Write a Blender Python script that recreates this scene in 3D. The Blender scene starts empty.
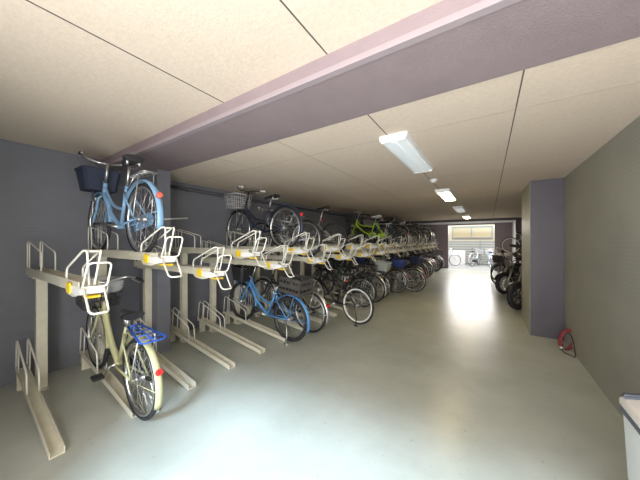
import bpy, bmesh, math, random
from mathutils import Vector, Matrix

random.seed(7)
C = bpy.context.scene.collection
S = bpy.context.scene
PI = math.pi
R = math.radians

# ------------------------------------------------------------------ camera
cam_d = bpy.data.cameras.new('camera')
cam_d.sensor_width = 36.0
cam_d.lens = 256.0 / 640.0 * 36.0
cam_d.clip_start = 0.02
cam_d.clip_end = 200
cam = bpy.data.objects.new('camera', cam_d)
C.objects.link(cam)
cam.location = (0, 0, 1.5)
cam.rotation_euler = (R(90), 0, R(33.27))
S.camera = cam

# ------------------------------------------------------------------ world, sun, daylight, exposure
S.view_settings.view_transform = 'Standard'
S.view_settings.look = 'None'
S.view_settings.gamma = 1.0
S.view_settings.use_curve_mapping = False
S.view_settings.exposure = 0.4

wd = bpy.data.worlds.new('sky')
S.world = wd
wd.use_nodes = True
bg = wd.node_tree.nodes['Background']
bg.inputs[0].default_value = (0.74, 0.86, 1.0, 1)
bg.inputs[1].default_value = 1.6

sun_d = bpy.data.lights.new('sun', 'SUN')
sun_d.energy = 2.5
sun_d.angle = R(2)
sun_d.color = (1.0, 0.95, 0.86)
sun = bpy.data.objects.new('sun', sun_d)
C.objects.link(sun)
sun.rotation_euler = (R(32), 0, R(-8))


def area(name, loc, target, sx, sy, power, col):
    d = bpy.data.lights.new(name, 'AREA')
    d.shape = 'RECTANGLE'
    d.size = sx
    d.size_y = sy
    d.energy = power
    d.color = col
    o = bpy.data.objects.new(name, d)
    C.objects.link(o)
    o.location = loc
    o.rotation_euler = (Vector(target) - Vector(loc)).to_track_quat('-Z', 'Y').to_euler()
    return o


area('daylight_entrance', (1.2, -8.0, 7.75), (-0.8, 1.0, 0.0), 5.4, 1.1, 3500, (0.55, 0.77, 1.0))
area('daylight_fill', (0.0, -1.1, 1.25), (0.0, 3.0, 1.3), 1.9, 2.3, 125, (1.0, 0.95, 0.91))  # soft fill added at the unseen entrance to brighten the interior
area('daylight_far_opening', (-0.7, 17.2, 3.0), (-0.7, 11.0, 0.3), 2.6, 1.8, 300, (1.0, 0.96, 0.95))

# ------------------------------------------------------------------ materials


def mat(name, col, rough=0.5, metal=0.0, noise=0.0, scale=8.0, bump=0.0, bscale=60.0, spec=0.5, emit=None, es=0.0, alpha=1.0):
    m = bpy.data.materials.new(name)
    m.use_nodes = True
    nt = m.node_tree
    b = nt.nodes['Principled BSDF']
    b.inputs['Base Color'].default_value = (*col, 1)
    b.inputs['Roughness'].default_value = rough
    b.inputs['Metallic'].default_value = metal
    b.inputs['Specular IOR Level'].default_value = spec
    tc = nt.nodes.new('ShaderNodeTexCoord')
    if noise > 0:
        n = nt.nodes.new('ShaderNodeTexNoise')
        n.inputs['Scale'].default_value = scale
        n.inputs['Detail'].default_value = 5
        r = nt.nodes.new('ShaderNodeValToRGB')
        r.color_ramp.elements[0].position = 0.3
        r.color_ramp.elements[1].position = 0.7
        r.color_ramp.elements[0].color = (*[c * (1 - noise) for c in col], 1)
        r.color_ramp.elements[1].color = (*[min(1, c * (1 + noise)) for c in col], 1)
        nt.links.new(tc.outputs['Object'], n.inputs['Vector'])
        nt.links.new(n.outputs['Fac'], r.inputs['Fac'])
        nt.links.new(r.outputs['Color'], b.inputs['Base Color'])
    if bump > 0:
        n2 = nt.nodes.new('ShaderNodeTexNoise')
        n2.inputs['Scale'].default_value = bscale
        bp = nt.nodes.new('ShaderNodeBump')
        bp.inputs['Strength'].default_value = bump
        bp.inputs['Distance'].default_value = 0.01
        nt.links.new(tc.outputs['Object'], n2.inputs['Vector'])
        nt.links.new(n2.outputs['Fac'], bp.inputs['Height'])
        nt.links.new(bp.outputs['Normal'], b.inputs['Normal'])
    if emit:
        b.inputs['Emission Color'].default_value = (*emit, 1)
        b.inputs['Emission Strength'].default_value = es
    if alpha < 1:
        b.inputs['Alpha'].default_value = alpha
    return m


def rib_wall(name, col, rough):
    """painted ribbed tile: fine horizontal grooves and a soft mottling"""
    m = mat(name, col, rough, noise=0.07, scale=2.5)
    nt = m.node_tree
    b = nt.nodes['Principled BSDF']
    tc = nt.nodes.new('ShaderNodeTexCoord')
    w = nt.nodes.new('ShaderNodeTexWave')
    w.bands_direction = 'Z'
    w.inputs['Scale'].default_value = 9.0
    w.inputs['Distortion'].default_value = 0.3
    bp = nt.nodes.new('ShaderNodeBump')
    bp.inputs['Strength'].default_value = 0.12
    bp.inputs['Distance'].default_value = 0.01
    nt.links.new(tc.outputs['Object'], w.inputs['Vector'])
    nt.links.new(w.outputs['Fac'], bp.inputs['Height'])
    nt.links.new(bp.outputs['Normal'], b.inputs['Normal'])
    return m


def floor_mat():
    m = bpy.data.materials.new('painted_concrete')
    m.use_nodes = True
    nt = m.node_tree
    L = nt.links
    b = nt.nodes['Principled BSDF']
    tc = nt.nodes.new('ShaderNodeTexCoord')
    n = nt.nodes.new('ShaderNodeTexNoise')
    n.inputs['Scale'].default_value = 1.3
    n.inputs['Detail'].default_value = 8
    n.inputs['Roughness'].default_value = 0.62
    r = nt.nodes.new('ShaderNodeValToRGB')
    r.color_ramp.elements[0].position = 0.32
    r.color_ramp.elements[1].position = 0.68
    r.color_ramp.elements[0].color = (0.39, 0.41, 0.355, 1)
    r.color_ramp.elements[1].color = (0.51, 0.53, 0.475, 1)
    L.new(tc.outputs['Object'], n.inputs['Vector'])
    L.new(n.outputs['Fac'], r.inputs['Fac'])
    # small dark scuffs
    n3 = nt.nodes.new('ShaderNodeTexNoise')
    n3.inputs['Scale'].default_value = 24
    n3.inputs['Detail'].default_value = 3
    r3 = nt.nodes.new('ShaderNodeValToRGB')
    r3.color_ramp.elements[0].position = 0.22
    r3.color_ramp.elements[1].position = 0.34
    r3.color_ramp.elements[0].color = (0.72, 0.71, 0.68, 1)
    r3.color_ramp.elements[1].color = (1, 1, 1, 1)
    L.new(tc.outputs['Object'], n3.inputs['Vector'])
    L.new(n3.outputs['Fac'], r3.inputs['Fac'])
    mx = nt.nodes.new('ShaderNodeMixRGB')
    mx.blend_type = 'MULTIPLY'
    mx.inputs[0].default_value = 1
    L.new(r.outputs['Color'], mx.inputs[1])
    L.new(r3.outputs['Color'], mx.inputs[2])
    L.new(mx.outputs[0], b.inputs['Base Color'])
    n4 = nt.nodes.new('ShaderNodeTexNoise')
    n4.inputs['Scale'].default_value = 3.0
    n4.inputs['Detail'].default_value = 6
    L.new(tc.outputs['Object'], n4.inputs['Vector'])
    b.inputs['Roughness'].default_value = 0.30
    bp = nt.nodes.new('ShaderNodeBump')
    bp.inputs['Strength'].default_value = 0.06
    bp.inputs['Distance'].default_value = 0.02
    L.new(n4.outputs['Fac'], bp.inputs['Height'])
    L.new(bp.outputs['Normal'], b.inputs['Normal'])
    return m


M = {
    'floor': floor_mat(),
    'ceil': mat('ceiling_board', (0.66, 0.55, 0.45), 0.85, noise=0.05, scale=40, bump=0.12, bscale=90),
    'joint': mat('board_joint', (0.10, 0.085, 0.075), 0.9),
    'joint_faint': mat('board_joint_filled', (0.44, 0.37, 0.30), 0.9),
    'purple': mat('purple_grey_paint', (0.085, 0.075, 0.092), 0.5, noise=0.06, scale=5, bump=0.1, bscale=120),
    'beam': mat('plum_paint_textured', (0.27, 0.212, 0.225), 0.5, noise=0.05, scale=6, bump=0.25, bscale=140),
    'edge_light': mat('lilac_edge_light', (0.33, 0.275, 0.295), 0.45),
    'wall_l': rib_wall('slate_ribbed_tile', (0.185, 0.19, 0.225), 0.55),
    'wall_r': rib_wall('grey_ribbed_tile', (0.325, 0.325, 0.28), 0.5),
    'endwall': mat('mauve_paint', (0.24, 0.19, 0.21), 0.6, noise=0.05, scale=3),
    'white_and_daylit': mat('white_and_daylit', (0.78, 0.75, 0.74), 0.6, noise=0.03, scale=4),  # also stands in for daylight on surfaces by the exit
    'white_plastic': mat('white_plastic', (0.80, 0.80, 0.78), 0.4, noise=0.02),
    'rack': mat('cream_painted_steel', (0.66, 0.63, 0.51), 0.42, noise=0.05, scale=12),
    'rackwire': mat('white_coated_wire', (0.82, 0.80, 0.72), 0.35, noise=0.02),
    'yellow': mat('yellow_plastic', (0.86, 0.60, 0.03), 0.45, noise=0.03),
    'tyre': mat('black_rubber', (0.022, 0.022, 0.024), 0.75, noise=0.2, scale=30),
    'black': mat('black_paint', (0.018, 0.018, 0.020), 0.38, noise=0.1),
    'blackpl': mat('black_plastic', (0.025, 0.025, 0.028), 0.5, noise=0.1),
    'steel': mat('brushed_alloy', (0.70, 0.70, 0.70), 0.32, 1.0, noise=0.05),
    'spoke': mat('spoke_wire', (0.55, 0.55, 0.56), 0.35, 0.8),
    'whiterim': mat('white_rim_paint', (0.85, 0.85, 0.80), 0.4),
    'darkrim': mat('dark_rim', (0.08, 0.08, 0.085), 0.4, 0.5),
    'cream': mat('cream_bike_paint', (0.50, 0.49, 0.28), 0.32, noise=0.03),
    'skyblue': mat('sky_blue_paint', (0.23, 0.41, 0.63), 0.3, noise=0.03),
    'blue': mat('bright_blue_paint', (0.09, 0.28, 0.58), 0.3, noise=0.03),
    'royal': mat('royal_blue_paint', (0.03, 0.12, 0.55), 0.35, noise=0.03),
    'lime': mat('lime_paint', (0.42, 0.68, 0.03), 0.3, noise=0.03),
    'navy': mat('navy_cloth', (0.022, 0.04, 0.16), 0.8, noise=0.15, scale=20),
    'navybasket': mat('navy_plastic', (0.025, 0.035, 0.07), 0.55, noise=0.1),
    'navyframe': mat('navy_paint', (0.02, 0.03, 0.055), 0.35, noise=0.05),
    'silver': mat('silver_paint', (0.55, 0.56, 0.57), 0.3, 0.6, noise=0.04),
    'red': mat('red_reflector', (0.75, 0.03, 0.03), 0.25, emit=None),
    'coral': mat('coral_reflector', (0.85, 0.16, 0.10), 0.3),
    'redhose': mat('red_strap', (0.22, 0.022, 0.03), 0.5, noise=0.1, scale=30),
    'orange': mat('orange_reflector', (0.9, 0.35, 0.03), 0.3),
    'brown': mat('brown_leather', (0.12, 0.06, 0.03), 0.6, noise=0.1, scale=20),
    'maroon': mat('maroon_paint', (0.14, 0.02, 0.025), 0.3, noise=0.05),
    'greenp': mat('dark_green_paint', (0.03, 0.10, 0.06), 0.35, noise=0.05),
    'crate': mat('grey_brown_crate', (0.06, 0.056, 0.052), 0.7, noise=0.12, scale=15),
    'greybox': mat('grey_green_box', (0.36, 0.40, 0.38), 0.6, noise=0.06),
    'clearpl': mat('clear_cover', (0.75, 0.78, 0.80), 0.2, alpha=0.45),
    'greywire': mat('pale_wire', (0.66, 0.64, 0.65), 0.4, 0.1),
    'darkwire': mat('dark_wire', (0.04, 0.04, 0.045), 0.5),
    'bin': mat('pale_grey_bin', (0.74, 0.77, 0.77), 0.4, noise=0.02),
    'bin_dark': mat('slate_bin_rim', (0.085, 0.10, 0.125), 0.45, noise=0.05),
    'bin_beige': mat('beige_bin_lid', (0.74, 0.70, 0.66), 0.45, noise=0.02),
    'lamp_body': mat('white_enamel', (0.86, 0.88, 0.90), 0.4),
    'tube_off_glow': mat('unlit_tube_glow', (0.88, 0.92, 0.95), 0.3, emit=(0.85, 0.95, 1.0), es=0.15),  # switched-off tubes given a faint added glow
    'tube_on': mat('lit_tube', (1, 1, 1), 0.4, emit=(1.0, 0.80, 0.42), es=16.0),
    'pipe': mat('dark_pipe_paint', (0.06, 0.06, 0.07), 0.5, noise=0.05),
    'asphalt': mat('pale_concrete', (0.22, 0.22, 0.21), 0.85, noise=0.1, scale=3),
    'facade': mat('cream_facade', (0.56, 0.48, 0.34), 0.8, noise=0.04),
    'pane': mat('amber_pane', (0.45, 0.36, 0.2), 0.25, noise=0.03),
    'fence': mat('grey_fence_slats', (0.26, 0.27, 0.26), 0.6, noise=0.05),
    'lowwall': mat('white_render', (0.6, 0.6, 0.58), 0.8, noise=0.03),
    'engine': mat('dark_engine_metal', (0.12, 0.12, 0.12), 0.4, 0.8, noise=0.15, scale=30),
}

# ------------------------------------------------------------------ mesh helpers


class MB:
    """collects shapes, then links them as one mesh object"""

    def __init__(self):
        self.bm = bmesh.new()

    def box(self, x0, x1, y0, y1, z0, z1, bev=0.0):
        vs = [self.bm.verts.new((x, y, z)) for x in (x0, x1) for y in (y0, y1) for z in (z0, z1)]
        f = [(0, 1, 3, 2), (4, 6, 7, 5), (0, 4, 5, 1), (2, 3, 7, 6), (0, 2, 6, 4), (1, 5, 7, 3)]
        fs = [self.bm.faces.new([vs[i] for i in q]) for q in f]
        if bev > 0:
            es = list({e for q in fs for e in q.edges})
            bmesh.ops.bevel(self.bm, geom=es, offset=bev, segments=2, affect='EDGES')
        return self

    def prism(self, poly, y0, y1, axis='y'):
        """polygon in x,z extruded along y"""
        def P(a, b, t):
            return (a, t, b) if axis == 'y' else ((t, a, b) if axis == 'x' else (a, b, t))
        A = [self.bm.verts.new(P(a, b, y0)) for a, b in poly]
        B = [self.bm.verts.new(P(a, b, y1)) for a, b in poly]
        self.bm.faces.new(A)
        self.bm.faces.new(B[::-1])
        n = len(poly)
        for i in range(n):
            j = (i + 1) % n
            self.bm.faces.new([A[j], A[i], B[i], B[j]])
        return self

    def tube(self, pts, r, sides=7, closed=False, smooth=0, flat=None):
        pts = [Vector(p) for p in pts]
        if smooth:
            pts = catmull(pts, smooth, closed)
        n = len(pts)
        rings = []
        prev = None
        for i, p in enumerate(pts):
            if closed:
                t = (pts[(i + 1) % n] - pts[i - 1])
            else:
                t = pts[min(i + 1, n - 1)] - pts[max(i - 1, 0)]
            if t.length < 1e-9:
                t = Vector((0, 0, 1))
            t.normalize()
            if prev is None:
                u = t.orthogonal().normalized()
            else:
                u = prev - t * prev.dot(t)
                u = u.normalized() if u.length > 1e-6 else t.orthogonal().normalized()
            prev = u
            v = t.cross(u)
            rr = r[i] if isinstance(r, (list, tuple)) and len(r) == n else (r if not isinstance(r, (list, tuple)) else r[0] + (r[-1] - r[0]) * i / max(1, n - 1))
            # widen at sharp corners so the tube keeps its thickness
            rings.append([self.bm.verts.new(p + (u * math.cos(2 * PI * k / sides) + v * math.sin(2 * PI * k / sides)) * rr) for k in range(sides)])
        m = n if closed else n - 1
        for i in range(m):
            a, b = rings[i], rings[(i + 1) % n]
            if closed and i == n - 1:  # match the twist of the last joint
                best = min(range(sides), key=lambda s: (b[s].co - a[0].co).length)
                b = b[best:] + b[:best]
            for k in range(sides):
                f = self.bm.faces.new([a[k], a[(k + 1) % sides], b[(k + 1) % sides], b[k]])
                f.smooth = True
        if not closed:
            self.bm.faces.new(rings[0][::-1])
            self.bm.faces.new(rings[-1])
        return self

    def ring(self, c, R_, prof, n=40, a0=0.0, a1=2 * PI, axis='y'):
        """profile [(dr, dy)] revolved round an axis through c (wheel plane x-z)"""
        c = Vector(c)
        full = abs(a1 - a0 - 2 * PI) < 1e-6
        m = n if full else n + 1
        rings = []
        for i in range(m):
            a = a0 + (a1 - a0) * i / n
            ca, sa = math.cos(a), math.sin(a)
            row = []
            for dr, dy in prof:
                rr = R_ + dr
                if axis == 'y':
                    row.append(self.bm.verts.new(c + Vector((rr * ca, dy, rr * sa))))
                elif axis == 'z':
                    row.append(self.bm.verts.new(c + Vector((rr * ca, rr * sa, dy))))
                else:
                    row.append(self.bm.verts.new(c + Vector((dy, rr * ca, rr * sa))))
            rings.append(row)
        k = len(prof)
        for i in range(n):
            a, b = rings[i], rings[(i + 1) % m]
            for j in range(k):
                f = self.bm.faces.new([a[j], a[(j + 1) % k], b[(j + 1) % k], b[j]])
                f.smooth = True
        if not full:
            self.bm.faces.new(rings[0])
            self.bm.faces.new(rings[-1][::-1])
        return self

    def lathe(self, c, prof, n=16, axis='z'):
        """closed solid: profile [(radius, height)]"""
        c = Vector(c)
        rings = []
        for r_, h in prof:
            row = []
            for k in range(n):
                a = 2 * PI * k / n
                x, y = r_ * math.cos(a), r_ * math.sin(a)
                row.append(self.bm.verts.new(c + (Vector((x, y, h)) if axis == 'z' else Vector((x, h, y)) if axis == 'y' else Vector((h, x, y)))))
            rings.append(row)
        for a, b in zip(rings, rings[1:]):
            for k in range(n):
                f = self.bm.faces.new([a[k], a[(k + 1) % n], b[(k + 1) % n], b[k]])
                f.smooth = True
        self.bm.faces.new(rings[0][::-1])
        self.bm.faces.new(rings[-1])
        return self

    def loft(self, rows, caps=True):
        rs = [[self.bm.verts.new(p) for p in row] for row in rows]
        n = len(rs[0])
        for a, b in zip(rs, rs[1:]):
            for k in range(n):
                f = self.bm.faces.new([a[k], a[(k + 1) % n], b[(k + 1) % n], b[k]])
                f.smooth = True
        if caps:
            self.bm.faces.new(rs[0][::-1])
            self.bm.faces.new(rs[-1])
        return self

    def xform(self, mtx):
        bmesh.ops.transform(self.bm, matrix=mtx, verts=self.bm.verts)
        return self

    def mesh(self, name, m):
        bmesh.ops.recalc_face_normals(self.bm, faces=self.bm.faces)
        me = bpy.data.meshes.new(name)
        self.bm.to_mesh(me)
        self.bm.free()
        me.materials.append(m)
        return me

    def build(self, name, m, parent=None):
        return link(name, self.mesh(name, m), parent)


def link(name, me, parent=None):
    o = bpy.data.objects.new(name, me)
    C.objects.link(o)
    if parent is not None:
        o.parent = parent
    return o


def catmull(p, k, closed=False):
    n = len(p)
    out = []
    rng = n if closed else n - 1
    for i in range(rng):
        p1, p2 = p[i], p[(i + 1) % n]
        p0 = p[i - 1] if (i > 0 or closed) else p1 + (p1 - p2)
        p3 = p[(i + 2) % n] if (i + 2 < n or closed) else p2 + (p2 - p1)
        for s in range(k):
            t = s / k
            out.append(0.5 * ((2 * p1) + (p2 - p0) * t + (2 * p0 - 5 * p1 + 4 * p2 - p3) * t * t + (3 * p1 - p0 - 3 * p2 + p3) * t ** 3))
    if not closed:
        out.append(p[-1])
    return out


def rounded(pts, rad, k=4):
    """polyline with rounded corners, ends kept"""
    pts = [Vector(p) for p in pts]
    out = [pts[0]]
    for a, b, c in zip(pts, pts[1:], pts[2:]):
        d1, d2 = (a - b), (c - b)
        r = min(rad, d1.length * 0.49, d2.length * 0.49)
        s, e = b + d1.normalized() * r, b + d2.normalized() * r
        for i in range(k + 1):
            t = i / k
            out.append(s * (1 - t) ** 2 + b * 2 * t * (1 - t) + e * t * t)
    out.append(pts[-1])
    return out


def thing(name, label, cat, loc=(0, 0, 0), rz=0.0, group=None):
    o = bpy.data.objects.new(name, None)
    C.objects.link(o)
    o.location = loc
    o.rotation_euler = (0, 0, rz)
    o.empty_display_size = 0.1
    tag(o, label, cat, group)
    return o


def tag(o, label, cat, group=None):
    o['label'] = label
    o['category'] = cat
    if group:
        o['group'] = group
    return o


def struct(name, mb, m, label=None, cat='structure', parent=None):
    o = mb.build(name, m, parent)
    if parent is None:
        o['kind'] = 'structure'
        o['category'] = cat
        if label:
            o['label'] = label
    return o


# ------------------------------------------------------------------ the setting
XL, XR = -4.15, 0.95
XR2 = 2.4              # back of the parking recess behind the pillar
Y0, YE = -1.0, 15.0
ZC, ZN = 2.43, 2.53     # far ceiling and soffit, near ceiling
YA, YC = 1.21, 1.77     # beam front and back

struct('floor', MB().box(XL - 0.2, XR2 + 0.2, Y0 - 0.2, YE, -0.2, 0), M['floor'], 'grey-green painted concrete floor of the bicycle garage', 'floor')
struct('wall_left', MB().box(XL - 0.2, XL, Y0 - 0.2, YE, 0, 2.75), M['wall_l'], 'long dark slate wall behind the bike racks', 'wall')
struct('wall_right', MB().box(XR, XR + 0.2, Y0 - 0.2, 6.38, 0, 2.75).box(XR + 0.2, XR2, 6.18, 6.38, 0, 2.75), M['wall_r'], 'long grey ribbed wall along the open aisle', 'wall')
struct('wall_recess', MB().box(XR2, XR2 + 0.2, 6.18, 13.4, 0, 2.75), M['purple'], 'dark wall at the back of the parking recess behind the pillar', 'wall')
struct('wall_recess_end', MB().box(XR + 0.2, XR2, 13.2, 13.4, 0, 2.75).box(XR, XR + 0.2, 13.2, 13.22, 0, 2.75), M['purple'], 'dark return wall closing the parking recess before the exit', 'wall')
struct('wall_right_end', MB().box(XR, XR + 0.2, 13.2205, YE + 0.25, 0, 2.75), M['white_and_daylit'], 'aisle wall end by the exit, daylight painted on as white', 'wall')  # white stands in for daylight on this stretch of wall
ceil_near = struct('ceiling_near', MB().box(XL, XR, Y0 - 0.2, YA, ZN, ZN + 0.22), M['ceil'], 'beige board ceiling in front of the plum beam', 'ceiling')
ceil_far = struct('ceiling_far', MB().box(XL, XR, YC, YE, ZC, ZN + 0.22).box(XR, XR2, 6.18, 13.2, ZC, ZN + 0.22), M['ceil'], 'beige board ceiling beyond the plum beam, carrying the lamps', 'ceiling')
beam = struct('beam_near', MB().box(XL, XR, YA, YC, ZC - 0.006, ZN + 0.22), M['beam'], 'wide plum painted beam crossing the ceiling', 'beam')
MB().prism([(YA - 0.006, ZC - 0.012), (YA + 0.035, ZC - 0.012), (YA + 0.035, ZC), (YA - 0.006, ZC + 0.02)], XL, XR, axis='x').build('edge_light_strip', M['edge_light'], beam)  # paler tint paints in light caught along the beam's edge
struct('roof_slab', MB().box(XL - 0.2, XR2 + 0.2, Y0 - 0.2, YE + 0.25, 2.76, 3.0), M['white_and_daylit'], 'concrete slab over the garage', 'roof')

# board joints in the ceilings
jn = MB()
for x in (-0.745, -1.655):
    jn.box(x - 0.004, x + 0.004, Y0, YA - 0.003, ZN - 0.0015, ZN + 0.002)
jn.build('board_joint', M['joint'], ceil_near)
jf = MB()
for x in (0.165, -0.745):
    jf.box(x - 0.004, x + 0.004, YC + 0.003, 13.2, ZC - 0.0015, ZC + 0.002)
jf.build('board_joint', M['joint'], ceil_far)
jg = MB()
for x in (-1.655, -2.565, -3.475):
    jg.box(x - 0.004, x + 0.004, YC + 0.003, 13.2, ZC - 0.0012, ZC + 0.002)
for k in range(6):
    y = 2.29 + 1.82 * k
    jg.box(XL, XR, y - 0.003, y + 0.003, ZC - 0.001, ZC + 0.002)
jg.build('filled_joint', M['joint_faint'], ceil_far)

# pillars
struct('column_left', MB().box(XL + 0.001, -3.62, 1.635, 1.80, 0, ZC - 0.004), M['wall_l'], 'purple-grey pilaster under the plum beam, behind the racks', 'column')
pil = struct('column_right', MB().box(0.560, XR - 0.001, 5.20, 6.38, 0, ZC - 0.001), M['purple'], 'purple-grey square pillar standing at the aisle wall', 'column')
MB().box(0.555, 0.5599, 5.203, 6.379, 0, ZC - 0.001).build('added_lit_skin', M['wall_r'], pil)  # added pale skin: light on the aisle face put into colour

# front of the garage (behind the viewer) with its wide entrance
struct('wall_front', MB().box(XL, -1.6, Y0 - 0.2, -0.5, 0, ZN).box(-1.6, XR, Y0 - 0.2, Y0, 2.42, 2.75), M['purple'], 'purple-grey entrance wall with a wide opening', 'wall')

# far end: dropped beam, soffit with daylight painted in as white, end wall with the exit opening
struct('beam_far', MB().box(XL, XR, 13.2, 13.36, 2.33, ZC), M['purple'], 'thin dark beam crossing above the far exit', 'beam')
struct('ceiling_exit', MB().box(XL, XR, 13.36, YE, 2.33, ZC), M['white_and_daylit'], 'soffit just inside the far exit, coloured pale for its daylight', 'ceiling')
struct('wall_back', MB().box(XL, -1.76, YE, YE + 0.25, 0, 2.75).box(0.27, XR, YE, YE + 0.25, 0, 2.75).box(-1.76, 0.27, YE, YE + 0.25, 2.27, 2.75), M['endwall'], 'mauve end wall around the bright exit opening', 'wall')

# pipe under the ceiling on the rack wall
p = MB().tube([(XL + 0.05, 1.82, 2.325), (XL + 0.05, 13.15, 2.325)], 0.026, 10)
p = tag(p.build('wall_pipe', M['pipe']), 'long dark pipe running under the ceiling on the slate wall', 'pipe')
cl = MB()
for k in range(8):
    cl.box(XL + 0.0005, XL + 0.055, 2.3 + k * 1.5, 2.33 + k * 1.5, 2.295, 2.355)
cl.build('pipe_clamp', M['pipe'], p)

# ------------------------------------------------------------------ outside the far exit
struct('ground_outside', MB().box(-9, 8, YE, 26, -0.25, -0.02), M['asphalt'], 'pale concrete yard outside the exit', 'ground')
fac = struct('facade_opposite', MB().box(-9, 8, 20.0, 20.4, -0.02, 6.0), M['facade'], 'sunlit cream house wall across the yard', 'facade')
wf = MB()
wx0, wx1, wz0, wz1 = -2.1, 0.25, 1.62, 2.42
wf.box(wx0, wx1, 19.93, 19.999, wz0, wz0 + 0.06).box(wx0, wx1, 19.93, 19.999, wz1 - 0.06, wz1)
for x in (wx0, (wx0 + wx1) / 2 - 0.03, wx1 - 0.06):
    wf.box(x, x + 0.06, 19.932, 19.999, wz0, wz1)
wf = wf.build('window_frame', M['fence'], fac)
MB().box(wx0 + 0.05, wx1 - 0.05, 19.955, 19.985, wz0 + 0.05, wz1 - 0.05).build('pane', M['pane'], wf)

fx = thing('slat_fence', 'pale grey horizontal slat fence across the yard below the window', 'fence', (-1.0, 18.6, -0.02))
for k, x in enumerate((-3.0, -1.2, 0.6, 2.4)):
    MB().box(x - 0.04, x + 0.04, 0.0, 0.08, 0, 1.5).build('post', M['fence'], fx)
sl = MB()
for k in range(9):
    sl.box(-3.3, 2.7, -0.03, -0.001, 0.12 + k * 0.152, 0.12 + k * 0.152 + 0.115)
sl.build('slat_panel', M['fence'], fx)
tag(MB().box(-2.6, -1.15, 17.7, 17.95, -0.02, 0.85, 0.02).build('low_wall', M['lowwall']), 'low white rendered wall in the yard beside the grey fence', 'wall')['kind'] = 'structure'

# ------------------------------------------------------------------ ceiling lamps
LAMPX = -0.70


def lamp(y, lit, label):
    t = thing('ceiling_lamp', label, 'lamp', (LAMPX, y, ZC), 0, 'strip lamps in a row along the ceiling')
    L_ = 0.63
    b = MB()
    b.prism([(-0.125, 0), (0.125, 0), (0.118, -0.042), (-0.118, -0.042)], -L_, L_)
    b.build('lamp_body', M['lamp_body'], t)
    for s in (-1, 1):
        MB().box(-0.11, 0.11, s * (L_ - 0.015) - 0.012, s * (L_ - 0.015) + 0.012, -0.062, -0.0425, 0.004).build('end_cap', M['white_plastic'], t)
    MB().prism([(-0.100, -0.0425), (0.100, -0.0425), (0.09, -0.055), (0.022, -0.060), (0.018, -0.066), (-0.018, -0.066), (-0.022, -0.060), (-0.09, -0.055)], -L_ + 0.03, L_ - 0.03).build('diffuser', M['tube_on'] if lit else M['tube_off_glow'], t)


lamp(2.86, False, 'white strip lamp nearest the plum beam, tube pale')
lamp(5.75, True, 'brightly lit yellowish strip lamp, second from the plum beam')
lamp(8.60, False, 'pale strip lamp between the two lit ones, third from the plum beam')
lamp(11.45, True, 'small lit yellowish strip lamp, fourth from the plum beam')
sd = thing('smoke_detector', 'round white smoke detector on the ceiling between two strip lamps', 'smoke detector', (LAMPX, 4.25, ZC))
MB().lathe((0, 0, 0), [(0.06, 0), (0.06, -0.014), (0.05, -0.02)], 20).build('base_plate', M['white_plastic'], sd)
MB().lathe((0, 0, 0), [(0.045, -0.0201), (0.042, -0.04), (0.025, -0.05)], 20).build('sensor_cap', M['white_plastic'], sd)

# ------------------------------------------------------------------ bike racks
SLOT = 0.485
SKEW = math.atan(0.02)
TRK = math.atan(0.12)   # the floor tracks rise towards the wall
UPDY = 0.115          # the upper trays sit a little beyond the floor tracks
UPDX = 0.23
XF = -2.52
NS = 29
ORD = ['', 'first', 'second', 'third', 'fourth', 'fifth', 'sixth', 'seventh', 'eighth', 'ninth', 'tenth', 'eleventh', 'twelfth',
       'thirteenth', 'fourteenth', 'fifteenth', 'sixteenth', 'seventeenth', 'eighteenth', 'nineteenth', 'twentieth', 'twenty-first',
       'twenty-second', 'twenty-third', 'twenty-fourth', 'twenty-fifth', 'twenty-sixth', 'twenty-seventh', 'twenty-eighth', 'twenty-ninth']


def tray_z(n):
    return 1.36 if n % 2 == 0 else 1.185


def channel_prof(mb, x0, x1, w, zf, up, dn, t=0.006):
    """U channel along x, wheel runs on the floor at zf"""
    mb.prism([(-w, zf - dn), (w, zf - dn), (w, zf + up), (w - t, zf + up), (w - t, zf), (-w + t, zf), (-w + t, zf + up), (-w, zf + up)], x0, x1, axis='x')


rack_mesh = {}


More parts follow.
